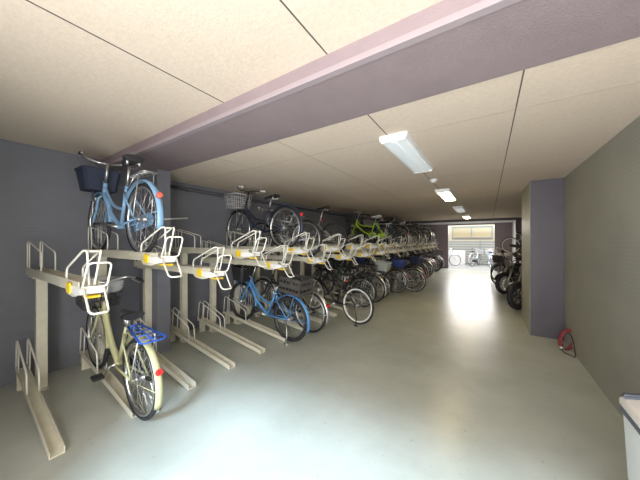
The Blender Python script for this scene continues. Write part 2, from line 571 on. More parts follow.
def upper_meshes(zf):
    d = {}
    b = MB()
    channel_prof(b, -1.72, 0.0, 0.055, zf, 0.032, 0.042)
    # gusset under the nose of the tray
    for s in (-1, 1):
        b.prism([(-0.30, zf - 0.044), (-0.25, zf - 0.072), (-0.14, zf - 0.082), (-0.06, zf - 0.072), (-0.02, zf - 0.044)], s * 0.052 - 0.003, s * 0.052 + 0.003)
    d['tray'] = b.mesh('tray', M['rack'])
    b = MB().box(-1.54, -1.46, -0.02, 0.060, 0.0, zf - 0.06, 0.006).box(-1.62, -1.37, -0.055, 0.060, zf - 0.0598, zf - 0.0456)
    d['post'] = b.mesh('post', M['rack'])
    b = MB().box(-1.58, -1.42, -0.025, 0.064, 0.0005, 0.008)
    d['base_plate'] = b.mesh('base_plate', M['rack'])
    b = MB()
    for s in (-1, 1):
        b.tube(rounded([(-1.70, s * 0.045, zf + 0.03), (-1.70, s * 0.045, zf + 0.31), (-1.10, s * 0.045, zf + 0.20), (-1.10, s * 0.045, zf + 0.03)], 0.05), 0.006, 6)
        b.tube([(-1.60, s * 0.045, zf + 0.03), (-1.60, s * 0.045, zf + 0.285)], 0.005, 6)
    d['rear_hoop'] = b.mesh('rear_hoop', M['rackwire'])
    b = MB()
    for s in (-1, 1):
        b.tube(rounded([(-0.31, s * 0.045, zf + 0.03), (-0.31, s * 0.045, zf + 0.105), (0.055, s * 0.045, zf + 0.245), (0.10, s * 0.036, zf + 0.245), (0.055, s * 0.014, zf + 0.012)], 0.035), 0.0068, 8)
    b.tube([(0.085, -0.036, zf + 0.24), (0.085, 0.036, zf + 0.24)], 0.0068, 8)
    d['wheel_guard'] = b.mesh('wheel_guard', M['rackwire'])
    b = MB()
    b.tube(rounded([(0.06, -0.050, zf - 0.0), (0.135, -0.040, zf + 0.165), (0.165, 0.075, zf + 0.165), (0.10, 0.07, zf - 0.0), (0.06, -0.050, zf - 0.0)], 0.03), 0.0066, 8)
    b.tube(rounded([(0.06, -0.045, zf - 0.0), (0.17, -0.045, zf - 0.145), (0.20, -0.035, zf - 0.155), (0.20, 0.045, zf - 0.155), (0.17, 0.055, zf - 0.145), (0.085, 0.055, zf - 0.0)], 0.02), 0.007, 8)
    d['pull_handle'] = b.mesh('pull_handle', M['rackwire'])
    b = MB().prism([(-0.15, zf - 0.001), (0.03, zf + 0.0), (0.065, zf - 0.012), (0.065, zf - 0.045), (-0.02, zf - 0.060), (-0.15, zf - 0.046)], -0.0625, 0.0625)
    d['end_cap'] = b.mesh('end_cap', M['white_plastic'])
    d['yellow_tab'] = MB().box(-0.205, -0.125, -0.072, -0.0632, zf - 0.055, zf + 0.018, 0.002).mesh('yellow_tab', M['yellow'])
    d['yellow_lip'] = MB().box(-0.02, 0.072, -0.03, 0.045, zf - 0.075, zf - 0.0605, 0.002).mesh('yellow_lip', M['yellow'])
    return d


def lower_meshes():
    d = {}
    b = MB()
    channel_prof(b, -1.50, 0.02, 0.040, 0.008, 0.044, 0.0075, 0.005)
    tm = Matrix.Rotation(TRK, 4, 'Y')
    b.xform(tm)
    b.box(-1.42, -1.38, -0.04, 0.04, 0.0, 1.38 * math.tan(TRK) - 0.004)
    d['track'] = b.mesh('track', M['rack'])
    b = MB()
    for s in (-1, 1):
        b.tube(rounded([(-1.47, s * 0.037, 0.045), (-1.47, s * 0.037, 0.33), (-0.90, s * 0.037, 0.22), (-0.86, s * 0.037, 0.045)], 0.05), 0.0075, 7)
        b.tube([(-1.33, s * 0.037, 0.045), (-1.33, s * 0.037, 0.30)], 0.006, 6)
    b.xform(tm)
    d['wheel_hoop'] = b.mesh('wheel_hoop', M['rackwire'])
    return d


UP = {0: upper_meshes(1.36), 1: upper_meshes(1.185), 2: upper_meshes(0.95)}
LOW = lower_meshes()


def slot_pos(n, x=0.0, dy=0.0):
    """point at distance x along slot n (x = 0 at the aisle end)"""
    return (XF + x * math.cos(SKEW), SLOT * n - x * math.sin(SKEW) + dy)


# what stands in each slot (filled in below from the bike lists)
UPBIKE = {2: 'sky blue bike', 6: 'navy bike with basket', 7: 'silver fork bike', 9: 'silver seatpost bike', 14: 'lime green small-wheeled bike'}
LOWBIKE = {2: 'cream bike', 6: 'bright blue bike', 7: 'black steel-fendered bike', 9: 'white-rimmed black bike'}
for n in range(16, 30):
    UPBIKE.setdefault(n, 'dark bike')
for n in (11, 12, 13, 15, 16, 17, 18, 19, 20, 21, 22, 23, 24, 25, 26, 27, 28, 29):
    LOWBIKE.setdefault(n, 'dark bike')

for n in range(1, NS + 1):
    x, y = slot_pos(n)
    h = 'higher' if n % 2 == 0 else 'lower'
    what = 'holding a ' + UPBIKE[n] if n in UPBIKE else 'empty'
    t = thing('upper_bike_rack', f'cream {h} upper bike tray, {ORD[n]} from the entrance end, {what}', 'bike rack', (x + UPDX, y + UPDY, 0), 0.0, 'upper bike trays along the slate wall')
    for k, me in UP[n % 2].items():
        link(k, me, t)
    what = 'under a ' + LOWBIKE[n] if n in LOWBIKE else 'empty'
    t = thing('floor_bike_rack', f'cream floor bike track, {ORD[n]} from the entrance end, {what}', 'bike rack', (x, y, 0), -SKEW, 'floor bike tracks along the slate wall')
    for k, me in LOW.items():
        link(k, me, t)

# ------------------------------------------------------------------ bicycles
wheel_cache = {}


def wheel(parent, c, r, tw, rim, spoke_n, steer=None, tyre='tyre'):
    key = (round(r, 3), tw, rim, spoke_n, tyre)
    if key not in wheel_cache:
        ri = r - 2 * tw
        dp = 0.022 if rim == 'whiterim' else 0.016
        rm = MB().ring((0, 0, 0), ri, [(0.004, -tw * 0.85), (0.004, tw * 0.85), (-0.006, tw * 0.8), (-dp, tw * 0.35), (-dp, -tw * 0.35), (-0.006, -tw * 0.8)], 44).mesh('wheel', M[rim])
        ty = MB().ring((0, 0, 0), r - tw, [(tw * math.cos(a), tw * math.sin(a)) for a in [2 * PI * k / 10 for k in range(10)]], 48).mesh('tyre', M[tyre])
        sp = MB()
        for k in range(spoke_n):
            a = 2 * PI * k / spoke_n
            s = 1 if k % 2 else -1
            off = (0.55 if (k // 2) % 2 else -0.55)
            p0 = Vector((0.022 * math.cos(a + off * 2.2), s * 0.026, 0.022 * math.sin(a + off * 2.2)))
            p1 = Vector(((ri - 0.01) * math.cos(a), 0, (ri - 0.01) * math.sin(a)))
            sp.tube([p0, p1], 0.0016, 4)
        sp = sp.mesh('spokes', M['spoke'])
        hb = MB().lathe((0, 0, 0), [(0.008, -0.055), (0.008, -0.034), (0.026, -0.032), (0.026, -0.026), (0.016, -0.022), (0.016, 0.022), (0.026, 0.026), (0.026, 0.032), (0.008, 0.034), (0.008, 0.055)], 12, 'y').mesh('hub', M['steel'])
        wheel_cache[key] = (rm, ty, sp, hb)
    rm, ty, sp, hb = wheel_cache[key]
    w = link('wheel', rm, parent)
    mtx = Matrix.Translation(c)
    if steer is not None:
        mtx = steer @ mtx
    w.matrix_local = mtx
    link('tyre', ty, w)
    link('spokes', sp, w)
    link('hub', hb, w)
    return w


def fender_mb(c, r, w, a0, a1, t=0.004):
    prof = [(0.0, -w), (0.010, -w * 0.6), (0.014, 0), (0.010, w * 0.6), (0.0, w), (-t, w), (0.010 - t, w * 0.6), (0.014 - t, 0), (0.010 - t, -w * 0.6), (-t, -w)]
    return MB().ring(c, r, prof, 24, a0, a1)


def saddle_mb(x, z, L_=0.27, W=0.215, up=0.0):
    rows = []
    N = 9
    for i in range(N):
        t = i / (N - 1)          # 0 rear .. 1 nose
        w = W * (0.42 + 0.58 * (1 - t) ** 1.3 * 1.0) * 0.5 if t > 0.12 else W * 0.5 * (0.80 + 0.20 * t / 0.12)
        w = max(w * (1 - 0.55 * t ** 1.2), 0.018)
        if i == N - 1:
            w *= 0.6
        th = 0.055 - 0.022 * t
        zz = z + 0.022 * (1 - t) ** 2
        row = []
        for k in range(12):
            a = 2 * PI * k / 12
            row.append((x - L_ * 0.45 + L_ * t, w * math.cos(a), zz + (th * 0.40 if math.sin(a) > 0 else th * 0.75) * math.sin(a)))
        rows.append(row)
    return MB().loft(rows)


def wire_basket_mb(x0, x1, w, z0, z1, r=0.0035, nx=7, ny=7, flare=0.85):
    b = MB()

    def P(x, y, t):
        cx = (x0 + x1) / 2
        f = flare + (1 - flare) * t
        return (cx + (x - cx) * f, y * f, z0 + (z1 - z0) * t)

    def loop(t, rr):
        b.tube([P(x0, -w, t), P(x1, -w, t), P(x1, w, t), P(x0, w, t)], rr, 5, closed=True)
    loop(1, r * 1.9)
    loop(0.66, r)
    loop(0.33, r)
    loop(0, r * 1.3)
    for i in range(nx + 1):
        x = x0 + (x1 - x0) * i / nx
        b.tube([P(x, -w, 1), P(x, -w, 0), P(x, w, 0), P(x, w, 1)], r, 4)
    for j in range(1, ny):
        y = -w + 2 * w * j / ny
        b.tube([P(x0, y, 1), P(x0, y, 0), P(x1, y, 0), P(x1, y, 1)], r, 4)
    return b


def solid_basket_mb(x0, x1, w, z0, z1, flare=0.8, t=0.008):
    b = MB()
    cx = (x0 + x1) / 2

    def row(z, f, d):
        hx, hy = (x1 - x0) / 2 * f - d, w * f - d
        c = 0.03
        return [(cx - hx + c, -hy, z), (cx + hx - c, -hy, z), (cx + hx, -hy + c, z), (cx + hx, hy - c, z), (cx + hx - c, hy, z), (cx - hx + c, hy, z), (cx - hx, hy - c, z), (cx - hx, -hy + c, z)]
    rows = [row(z0, flare, 0), row(z1 - 0.02, 0.98, 0), row(z1 - 0.02, 1.03, 0), row(z1, 1.03, 0), row(z1, 1.0, t), row(z0 + t, flare, t)]
    b.loft(rows)
    for f in b.bm.faces:
        f.smooth = False
    return b


def soft_box_mb(x0, x1, w, z0, z1, flare=0.8, puff=0.03):
    """cloth covered basket, bulging and closed"""
    b = MB()
    cx = (x0 + x1) / 2
    rows = []
    for t, f in ((0, flare * 0.9), (0.06, flare), (0.35, flare + 0.12), (0.75, 1.02), (0.92, 1.03), (1.0, 0.9), (1.06, 0.55)):
        z = z0 + (z1 - z0) * t
        row = []
        for k in range(20):
            a = 2 * PI * k / 20
            ca, sa = math.cos(a), math.sin(a)
            e = 0.45
            row.append((cx + (x1 - x0) / 2 * f * math.copysign(abs(ca) ** e, ca), w * f * math.copysign(abs(sa) ** e, sa), z + 0.006 * math.sin(5 * a + 3 * t)))
        rows.append(row)
    return b.loft(rows)


def crate_mb(x0, x1, w, z0, z1):
    """milk crate: posts, rims and slatted sides, open top"""
    b = MB()
    t = 0.008
    b.box(x0, x1, -w, w, z0, z0 + t)
    for za, zb in ((z1 - 0.05, z1), (z0 + t + 0.001, z0 + 0.045), ((z0 + z1) / 2 - 0.03, (z0 + z1) / 2 + 0.03)):
        b.box(x0, x1, -w, -w + t, za, zb).box(x0, x1, w - t, w, za, zb).box(x0, x0 + t, -w + t, w - t, za, zb).box(x1 - t, x1, -w + t, w - t, za, zb)
    for i in range(7):
        x = x0 + (x1 - x0 - 0.02) * i / 6
        for s in (-1, 1):
            b.box(x, x + 0.02, s * w - (t if s > 0 else 0) + 0.001, s * w + (t if s < 0 else 0) - 0.001, z0 + t, z1 - 0.01)
    for i in range(5):
        y = -w + t + (2 * w - 2 * t - 0.02) * i / 4
        for x in (x0 + 0.001, x1 - t + 0.001):
            b.box(x, x + t - 0.002, y, y + 0.02, z0 + t, z1 - 0.01)
    return b


def bicycle(loc, rz, label, frame='black', kind='city', r=0.33, wb=1.08, rim='steel', fender='steel', saddle='black', grips='blackpl',
            basket=None, basket_m='greywire', rear='carrier', rear_m='steel', refl='red', steer=0.0, hbz=1.0, sad=0.83, tw=0.018,
            tilt=0.0, stand='steel', spokes=28, group=None, flip_rod=False, fork=None, side=1, rfl=True, lamp_=True, hw=0.25, chaincase='blackpl'):
    t = thing('bicycle', label, 'bicycle', loc, rz, group)
    t.rotation_euler = (tilt, 0, rz)
    k = r / 0.33
    ra = Vector((-wb / 2, 0, r))
    fa = Vector((wb / 2, 0, r))
    bb = Vector((-wb / 2 + 0.46 * (0.5 + 0.5 * k), 0, 0.275))
    head_dir = Vector((-0.31, 0, 0.951))
    hb = Vector((fa.x - 0.155, 0, r + 0.30)) if k > 0.9 else Vector((fa.x - 0.15, 0, 0.60))
    ht = hb + head_dir * 0.14
    st = bb + Vector((-0.32, 0, 0.947)) * 0.42
    fm = M[frame]
    pivot = hb.copy()
    SM = Matrix.Translation(pivot) @ Matrix.Rotation(steer, 4, head_dir) @ Matrix.Translation(-pivot)
    # ---- frame
    b = MB()
    b.tube([hb - head_dir * 0.005, ht + head_dir * 0.005], 0.021, 10)
    b.tube([bb, st], 0.0165, 9)
    if kind in ('city', 'mini'):
        b.tube([hb + head_dir * 0.03, hb + Vector((-0.10, 0, -0.10)), (hb + bb) / 2 + Vector((-0.015, 0, -0.055)), bb + Vector((0.09, 0, 0.04)), bb], 0.0205, 9, smooth=5)
        q = bb + (st - bb) * (0.42 if kind == 'city' else 0.62)
        b.tube([hb + head_dir * 0.10, hb + Vector((-0.13, 0, -0.01)), (hb + q) / 2 + Vector((-0.02, 0, -0.035 if kind == 'city' else -0.02)), q], 0.0145, 9, smooth=5)
    elif kind == 'single':
        b.tube([hb + head_dir * 0.06, hb + Vector((-0.12, 0, -0.08)), (hb + bb) / 2 + Vector((-0.03, 0, -0.05)), bb], 0.027, 10, smooth=5)
    else:
        b.tube([hb + head_dir * 0.03, bb], 0.019, 9)
        b.tube([hb + head_dir * 0.11, st - Vector((-0.32, 0, 0.947)) * 0.05], 0.015, 9)
    for s in (-1, 1):
        b.tube([bb + Vector((-0.01, s * 0.026, 0)), bb + Vector((-0.09, s * 0.036, 0.005)), ra + Vector((0, s * 0.060, 0))], 0.0095, 7)
        b.tube([st + Vector((0.012, s * 0.016, -0.06)), st + Vector((-0.06, s * 0.042, -0.12)), ra + Vector((0, s * 0.060, 0.0))], 0.008, 7)
    b.tube([bb + Vector((0, -0.036, 0)), bb + Vector((0, 0.036, 0))], 0.022, 10)
    b.build('frame', fm, t)
    # ---- fork
    b = MB()
    for s in (-1, 1):
        b.tube([hb + Vector((0.006, s * 0.02, -0.005)), hb + Vector((0.014, s * 0.046, -0.035)), (hb + fa) / 2 + Vector((0.0, s * 0.048, 0)) + Vector((-0.012, 0, 0)), fa + Vector((-0.02, s * 0.052, 0.05)), fa + Vector((0, s * 0.054, 0))], [0.013, 0.009], 8, smooth=3)
    b.xform(SM).build('fork', M[fork] if fork else fm, t)
    # ---- wheels
    wheel(t, ra, r, tw, rim, spokes)
    wheel(t, fa, r, tw, rim, spokes, SM)
    # ---- fenders
    if fender:
        fr = r + 0.018
        b = fender_mb(ra, fr, 0.027, R(28), R(196))
        for s in (-1, 1):
            b.tube([ra + Vector((0, s * 0.064, 0)), ra + Vector((fr * math.cos(R(172)), s * 0.028, fr * math.sin(R(172))))], 0.003, 5)
        rf = b.build('fender', M[fender], t)
        if rfl:
            a = R(150)
            rc = ra + Vector(((fr + 0.018) * math.cos(a), 0, (fr + 0.018) * math.sin(a)))
            d = Vector((math.cos(a), 0, math.sin(a)))
            MB().tube([rc - d * 0.002, rc + d * 0.028], [0.025, 0.022], 14).build('reflector', M[refl], rf)
        b = fender_mb(fa, fr, 0.026, R(-12), R(118))
        for s in (-1, 1):
            b.tube([fa + Vector((0, s * 0.06, 0)), fa + Vector((fr * math.cos(R(8)), s * 0.026, fr * math.sin(R(8))))], 0.003, 5)
        # the front fender sweeps over the top towards the down tube
        b.xform(Matrix.Translation(fa) @ Matrix.Rotation(R(-62), 4, 'Y') @ Matrix.Translation(-fa))
        b.xform(SM).build('fender', M[fender], t)
    elif rfl:
        rc = st + Vector((-0.055, 0, 0.06))
        MB().tube([rc, rc + Vector((-0.025, 0, -0.004))], [0.024, 0.022], 12).build('reflector', M[refl], t)
    # ---- cranks, chain, pedals
    b = MB()
    b.lathe(bb + Vector((0, -0.062, 0)), [(0.085, 0), (0.085, 0.005)], 20, 'y')
    ca = R(random.choice((-50, -20, 10, 40)))
    for s in (-1, 1):
        d = Vector((math.cos(ca), 0, math.sin(ca))) * (0.165 * (1 if s > 0 else -1))
        b.tube([bb + Vector((0, s * 0.068, 0)), bb + d + Vector((0, s * 0.076, 0))], 0.010, 7)
    b.tube([bb + Vector((0, -0.075, 0)), bb + Vector((0, 0.075, 0))], 0.009, 8)
    cr = b.build('crank', M['steel'], t)
    for s in (-1, 1):
        d = Vector((math.cos(ca), 0, math.sin(ca))) * (0.165 * (1 if s > 0 else -1))
        p0 = bb + d + Vector((0, s * 0.084, 0))
        MB().box(p0.x - 0.045, p0.x + 0.045, min(p0.y, p0.y + s * 0.085), max(p0.y, p0.y + s * 0.085), p0.z - 0.012, p0.z + 0.012, 0.004).build('pedal', M['blackpl'], cr)
    b = MB()
    if chaincase:
        pts = []
        for a in range(-60, 61, 20):
            pts.append((bb.x + 0.10 * math.cos(R(a)), bb.z + 0.10 * math.sin(R(a))))
        for a in range(110, 251, 28):
            pts.append((ra.x + 0.055 * math.cos(R(a)), ra.z + 0.055 * math.sin(R(a))))
        b.prism(pts, -0.074, -0.066)
        b.build('chain_case', M[chaincase], t)
    else:
        for s in (-1, 1):
            b.tube([bb + Vector((0, -0.06, s * 0.085)), ra + Vector((0, -0.055, s * 0.035))], 0.004, 5)
        b.lathe(ra + Vector((0, -0.057, 0)), [(0.04, 0), (0.04, 0.004)], 14, 'y')
        b.build('chain', M['engine'], t)
    # ---- saddle
    sx = st.x - 0.33 * (sad - st.z) * 0.33
    sd_ = Vector((-0.32, 0, 0.947))
    top = st + sd_ * ((sad - 0.04 - st.z) / 0.947)
    MB().tube([st - sd_ * 0.03, top], 0.0125, 9).build('seat_post', M['steel'], t)
    so = saddle_mb(top.x, sad).build('saddle', M[saddle], t)
    b = MB()
    for s in (-1, 1):
        b.tube([(top.x + 0.10, s * 0.018, sad - 0.012), (top.x, s * 0.024, sad - 0.036), (top.x - 0.09, s * 0.04, sad - 0.025)], 0.0035, 5)
        b.tube([(top.x - 0.085, s * 0.05, sad - 0.05), (top.x - 0.085, s * 0.05, sad)], 0.012, 8)
    b.build('saddle_springs', M['steel'], so)
    # ---- handlebar
    hz = hbz
    q = ht + head_dir * ((hz - 0.03 - ht.z) / 0.951)
    b = MB()
    b.tube([ht, q, q + Vector((0.05, 0, 0.012))], 0.0125, 9)
    c0 = q + Vector((0.05, 0, 0.012))
    ends = []
    for s in (-1, 1):
        if kind == 'diamond' or kind == 'mini':
            pl = [c0, c0 + Vector((0.0, s * 0.12, 0.005)), c0 + Vector((-0.04, s * hw, 0.01)), c0 + Vector((-0.06, s * (hw + 0.03), 0.01))]
        else:
            pl = [c0, c0 + Vector((0.035, s * 0.07, 0.01)), c0 + Vector((0.02, s * (hw - 0.07), 0.035)), c0 + Vector((-0.08, s * (hw - 0.015), 0.035)), c0 + Vector((-0.20, s * hw, 0.018))]
        sm = catmull([Vector(v) for v in pl], 5)
        b.tube(sm, 0.0105, 8)
        ends.append((sm, s))
    ho = b.xform(SM).build('handlebar', M['steel'] if frame not in ('navyframe', 'black') else M['blackpl'], t)
    for sm, s in ends:
        MB().tube(sm[-6:], 0.0165, 9).xform(SM).build('grip', M[grips], ho)
        v = sm[-8]
        MB().tube([v + Vector((0.02, 0, -0.01)), v + Vector((0.045, s * 0.01, -0.03)), v + Vector((-0.03, s * 0.03, -0.045)), v + Vector((-0.09, s * 0.03, -0.042))], 0.0055, 6, smooth=3).xform(SM).build('brake_lever', M['steel'], ho)
    b = MB()
    for s in (-1, 1):
        b.tube([ends[0][0][8] if s < 0 else ends[1][0][8], c0 + Vector((0.10, s * 0.05, 0.0)), c0 + Vector((0.09, s * 0.02, -0.12)), hb + Vector((0.02, s * 0.02, 0.0))], 0.003, 5, smooth=4)
    b.xform(SM).build('brake_cable', M['blackpl'], t)
    # ---- basket
    bx0, bx1 = c0.x + 0.075, c0.x + 0.075 + 0.30
    bz0, bz1 = hz - 0.30, hz - 0.06
    if basket:
        if basket == 'wire':
            bo = wire_basket_mb(bx0, bx1, 0.175, bz0, bz1, 0.0045 if basket_m == 'greywire' else 0.0035).xform(SM).build('basket', M[basket_m], t)
        elif basket == 'solid':
            bo = solid_basket_mb(bx0, bx1, 0.175, bz0, bz1).xform(SM).build('basket', M[basket_m], t)
        elif basket == 'cover':
            bo = wire_basket_mb(bx0, bx1, 0.17, bz0, bz1 - 0.03, 0.0035).xform(SM).build('basket', M['darkwire'], t)
            cv = soft_box_mb(bx0 - 0.01, bx1 + 0.01, 0.19, bz1 - 0.09, bz1 + 0.03, 0.95).xform(SM).build('basket_cover', M[basket_m], bo)
        elif basket == 'softcover':
            bo = soft_box_mb(bx0, bx1, 0.19, bz0, bz1).xform(SM).build('basket', M[basket_m], t)
        b = MB()
        for s in (-1, 1):
            b.tube([(bx0 + 0.13, s * 0.06, bz0 - 0.006), (fa.x - 0.03, s * 0.062, (bz0 + r) / 2), (fa.x, s * 0.062, r)], 0.005, 6)
        b.tube([(bx0 + 0.01, 0, bz0 + 0.10), ht + Vector((0.025, 0, 0.0))], 0.008, 6)
        b.xform(SM).build('basket_stay', M['steel'], t)
    if lamp_:
        lx = Vector((hb.x + 0.07, 0.05, hb.z - 0.03))
        MB().lathe(lx, [(0.012, -0.02), (0.028, 0.0), (0.030, 0.045), (0.026, 0.05)], 14, 'x').xform(SM).build('head_lamp', M['steel'], t)
    # ---- carrier and what is fixed to it
    cz = 2 * r + 0.075
    cx0, cx1 = ra.x - 0.18, ra.x + 0.17
    if rear:
        b = MB()
        b.tube(rounded([(cx1, -0.03, cz), (cx0 + 0.03, -0.065, cz), (cx0, -0.05, cz), (cx0, 0.05, cz), (cx0 + 0.03, 0.065, cz), (cx1, 0.03, cz)], 0.03), 0.0065, 7)
        for i in range(4):
            x = cx0 + 0.06 + 0.075 * i
            b.tube([(x, -0.06 + 0.006 * i, cz), (x, 0.06 - 0.006 * i, cz)], 0.005, 6)
        b.tube([(cx0, 0.0, cz), (cx1 - 0.02, 0.0, cz)], 0.005, 6)
        b.tube([(cx1, -0.03, cz), (cx1, 0.03, cz)], 0.006, 6)
        b2 = MB()
        for s in (-1, 1):
            b2.tube([(cx0 + 0.09, s * 0.060, cz - 0.004), (ra.x - 0.03, s * 0.072, r + 0.10), (ra.x, s * 0.070, r)], 0.0055, 6)
        b.tube([(cx1, 0, cz), st + Vector((-0.01, 0, -0.05))], 0.006, 6)
        if rear_m == 'royal':
            b.xform(Matrix.Translation((cx1, 0, 0)) @ Matrix.Diagonal((1.15, 1.45, 1, 1)) @ Matrix.Translation((-cx1, 0, 0)))
        co = b.build('carrier', M[rear_m], t)
        b2.build('carrier_stay', M['steel' if rear_m == 'royal' else rear_m], co)
        if rear == 'crate':
            crate_mb(ra.x - 0.25, ra.x + 0.13, 0.16, cz + 0.008, cz + 0.235).build('crate', M['crate'], t)
        elif rear == 'cover':
            soft_box_mb(ra.x - 0.25, ra.x + 0.16, 0.19, cz + 0.008, cz + 0.22).build('rear_basket_cover', M['navy'], t)
        elif rear == 'box':
            solid_basket_mb(ra.x - 0.24, ra.x + 0.13, 0.16, cz + 0.008, cz + 0.23).build('rear_basket', M['greybox'], t)
        elif rear == 'wirebasket':
            wire_basket_mb(ra.x - 0.24, ra.x + 0.14, 0.17, cz + 0.008, cz + 0.23).build('rear_basket', M['darkwire'], t)
    # ---- stand
    if stand:
        b = MB()
        if flip_rod:
            b.tube([ra + Vector((0.0, -0.072, 0.0)), ra + Vector((-0.04, -0.12, 0.005)), ra + Vector((-0.12, -0.36, 0.03))], 0.0075, 7)
        else:
            b.tube([ra + Vector((0.02, side * 0.074, -0.01)), ra + Vector((-0.05, side * 0.10, -r * 0.55)), ra + Vector((-0.07, side * 0.125, -r + 0.012))], 0.008, 7)
            b.tube([ra + Vector((-0.10, side * 0.125, -r + 0.011)), ra + Vector((-0.03, side * 0.125, -r + 0.011))], 0.009, 7)
        b.build('kickstand', M[stand], t)
    return t


def park(n, tier, xr, label, dyaw=0.0, dy=0.0, **kw):
    """stand a bike in slot n with its rear axle xr beyond the aisle end of the track"""
    wb = kw.get('wb', 1.08)
    x, y = slot_pos(n, xr - wb / 2, dy)
    if tier == 'up':
        z, pitch = tray_z(n) + 0.0005, 0.0
        x, y = XF + UPDX + xr - wb / 2, SLOT * n + UPDY + dy
        yaw = PI + dyaw
    else:
        def tz(u):
            return 0.0005 if u > 0.05 else 0.0105 + max(0.0, -u) * math.tan(TRK)
        z0, z1 = tz(xr), tz(xr - wb)
        z, pitch = (z0 + z1) / 2, math.atan((z1 - z0) / wb)
        yaw = PI - SKEW + dyaw
    g = 'bicycles on the upper trays' if tier == 'up' else 'bicycles in the floor tracks'
    o = bicycle((x, y, z), yaw, label, group=g, **kw)
    o.rotation_euler[1] = -pitch
    return o


# upper tier, near to far
park(2, 'up', -0.36, 'sky blue bicycle with a navy front basket on the upper tray by the pilaster', frame='skyblue', fender='skyblue', basket='solid', basket_m='navybasket', refl='coral', flip_rod=True, hbz=0.995, sad=0.90, dy=-0.02, saddle='blackpl', rear='carrier', rear_m='steel', chaincase='skyblue')
park(6, 'up', -0.35, 'navy bicycle with white grips and a wire basket on an upper tray', frame='navyframe', fender='navyframe', basket='wire', basket_m='greywire', grips='whiterim', refl='red', hbz=1.0, sad=0.83, rear=None, stand=None)
park(7, 'up', -0.30, 'silver bicycle on the low upper tray next to the navy one', frame='silver', fender=None, rim='steel', tw=0.022, kind='diamond', rear=None, hbz=0.90, sad=0.78, rfl=False, stand=None, chaincase=None, lamp_=False)
park(9, 'up', -0.34, 'silver bicycle with black saddle on a raised seat post and red light', frame='silver', fender=None, rim='darkrim', tw=0.022, kind='diamond', rear=None, hbz=0.86, sad=0.97, refl='red', stand=None, chaincase=None, lamp_=False)
park(14, 'up', -0.10, 'lime green small-wheeled bicycle with a pale saddle on an upper tray', frame='lime', kind='mini', r=0.255, wb=1.02, fender=None, rim='darkrim', saddle='white_plastic', rear='carrier', rear_m='whiterim', hbz=0.98, sad=0.80, basket='solid', basket_m='blackpl', rfl=False, stand=None, chaincase='lime')
# lower tier, near to far
park(2, 'low', 0.04, 'cream bicycle with a blue rear carrier in the nearest occupied floor track', frame='cream', kind='single', fender='cream', rear='carrier', rear_m='royal', basket='cover', basket_m='clearpl', refl='red', hbz=0.98, sad=0.80, chaincase='blackpl', tw=0.020, side=-1)
park(6, 'low', 0.05, 'bright blue bicycle with a dark crate on its carrier in a floor track', frame='blue', fender='blue', rear='crate', rear_m='blue', basket='solid', basket_m='blackpl', hbz=0.99, sad=0.80, rfl=False, tw=0.022, rim='darkrim')
park(7, 'low', 0.06, 'black bicycle with steel fenders parked just past the bright blue one', frame='black', fender='steel', rear='carrier', hbz=0.92, tw=0.021, sad=0.78)
park(9, 'low', 0.55, 'black bicycle with white wheel rims jutting into the aisle', dyaw=R(-6), dy=-0.1, frame='black', rim='whiterim', kind='diamond', fender=None, rear=None, hbz=0.95, sad=0.84, chaincase=None, stand='blackpl', lamp_=False)
park(11, 'low', 0.12, 'dark bicycle with black front basket behind the white rimmed one', frame='black', fender='blackpl', basket='wire', basket_m='darkwire', rear='wirebasket', hbz=0.93, rfl=False)
park(12, 'low', 0.16, 'dark green bicycle squeezed between two black ones in a floor track', hw=0.2, frame='greenp', fender='steel', basket='solid', basket_m='blackpl', rear='carrier', hbz=0.95, tw=0.021, rfl=False)
park(13, 'low', 0.14, 'black bicycle with a grey-green rear basket in a floor track', frame='black', fender='blackpl', basket='wire', basket_m='darkwire', rear='box', hbz=0.92, rfl=False)
park(15, 'low', 0.30, 'black bicycle with a navy cloth covered rear basket, steel rims', frame='black', fender='steel', basket='softcover', basket_m='navy', rear='cover', hbz=0.92)
park(16, 'low', 0.72, 'silver bicycle pushed out into the aisle past the navy covered baskets', dy=-0.1, frame='silver', fender='steel', basket='wire', basket_m='greywire', rear=None, hbz=0.95)
park(18, 'low', 0.45, 'maroon bicycle with a navy covered rear basket further along the floor tracks', frame='maroon', fender='steel', basket='wire', basket_m='darkwire', rear='cover', hbz=0.97, hw=0.22)

FR = ['black', 'navyframe', 'silver', 'maroon', 'greenp', 'black', 'blue', 'silver', 'black', 'cream', 'navyframe', 'maroon']
FN = {'black': 'black', 'navyframe': 'navy', 'silver': 'silver', 'maroon': 'maroon', 'greenp': 'dark green', 'blue': 'blue', 'cream': 'cream', 'skyblue': 'sky blue'}
BK = ['wire', 'solid', None, 'wire', 'softcover', None]
BN = {'wire': 'with a wire front basket', 'solid': 'with a black front basket', None: 'without a basket', 'softcover': 'with a covered front basket'}
for n in range(16, 30):
    f = FR[n % 12]
    bk = BK[n % 6]
    if n == 16:
        f, bk = 'black', None
    bm_ = {'wire': 'greywire', 'solid': 'blackpl', 'softcover': 'blackpl', None: 'black'}[bk]
    park(n, 'up', random.uniform(-0.36, -0.05), f'{FN[f]} bicycle {BN[bk]} on the {ORD[n]} upper tray from the entrance',
         frame=f, fender=random.choice(['steel', 'blackpl']) if n > 16 else 'blackpl', basket=bk, basket_m=bm_, rear=random.choice(['carrier', None]), rim=('steel' if n % 3 else 'darkrim') if n != 16 else 'darkrim', rfl=n % 4 == 1, tilt=R(random.uniform(-3, 3)),
         hw=0.22, hbz=0.93 + 0.03 * (n % 3), sad=0.80 + 0.02 * (n % 4), spokes=18, steer=R(random.uniform(-16, 16)), stand=None)
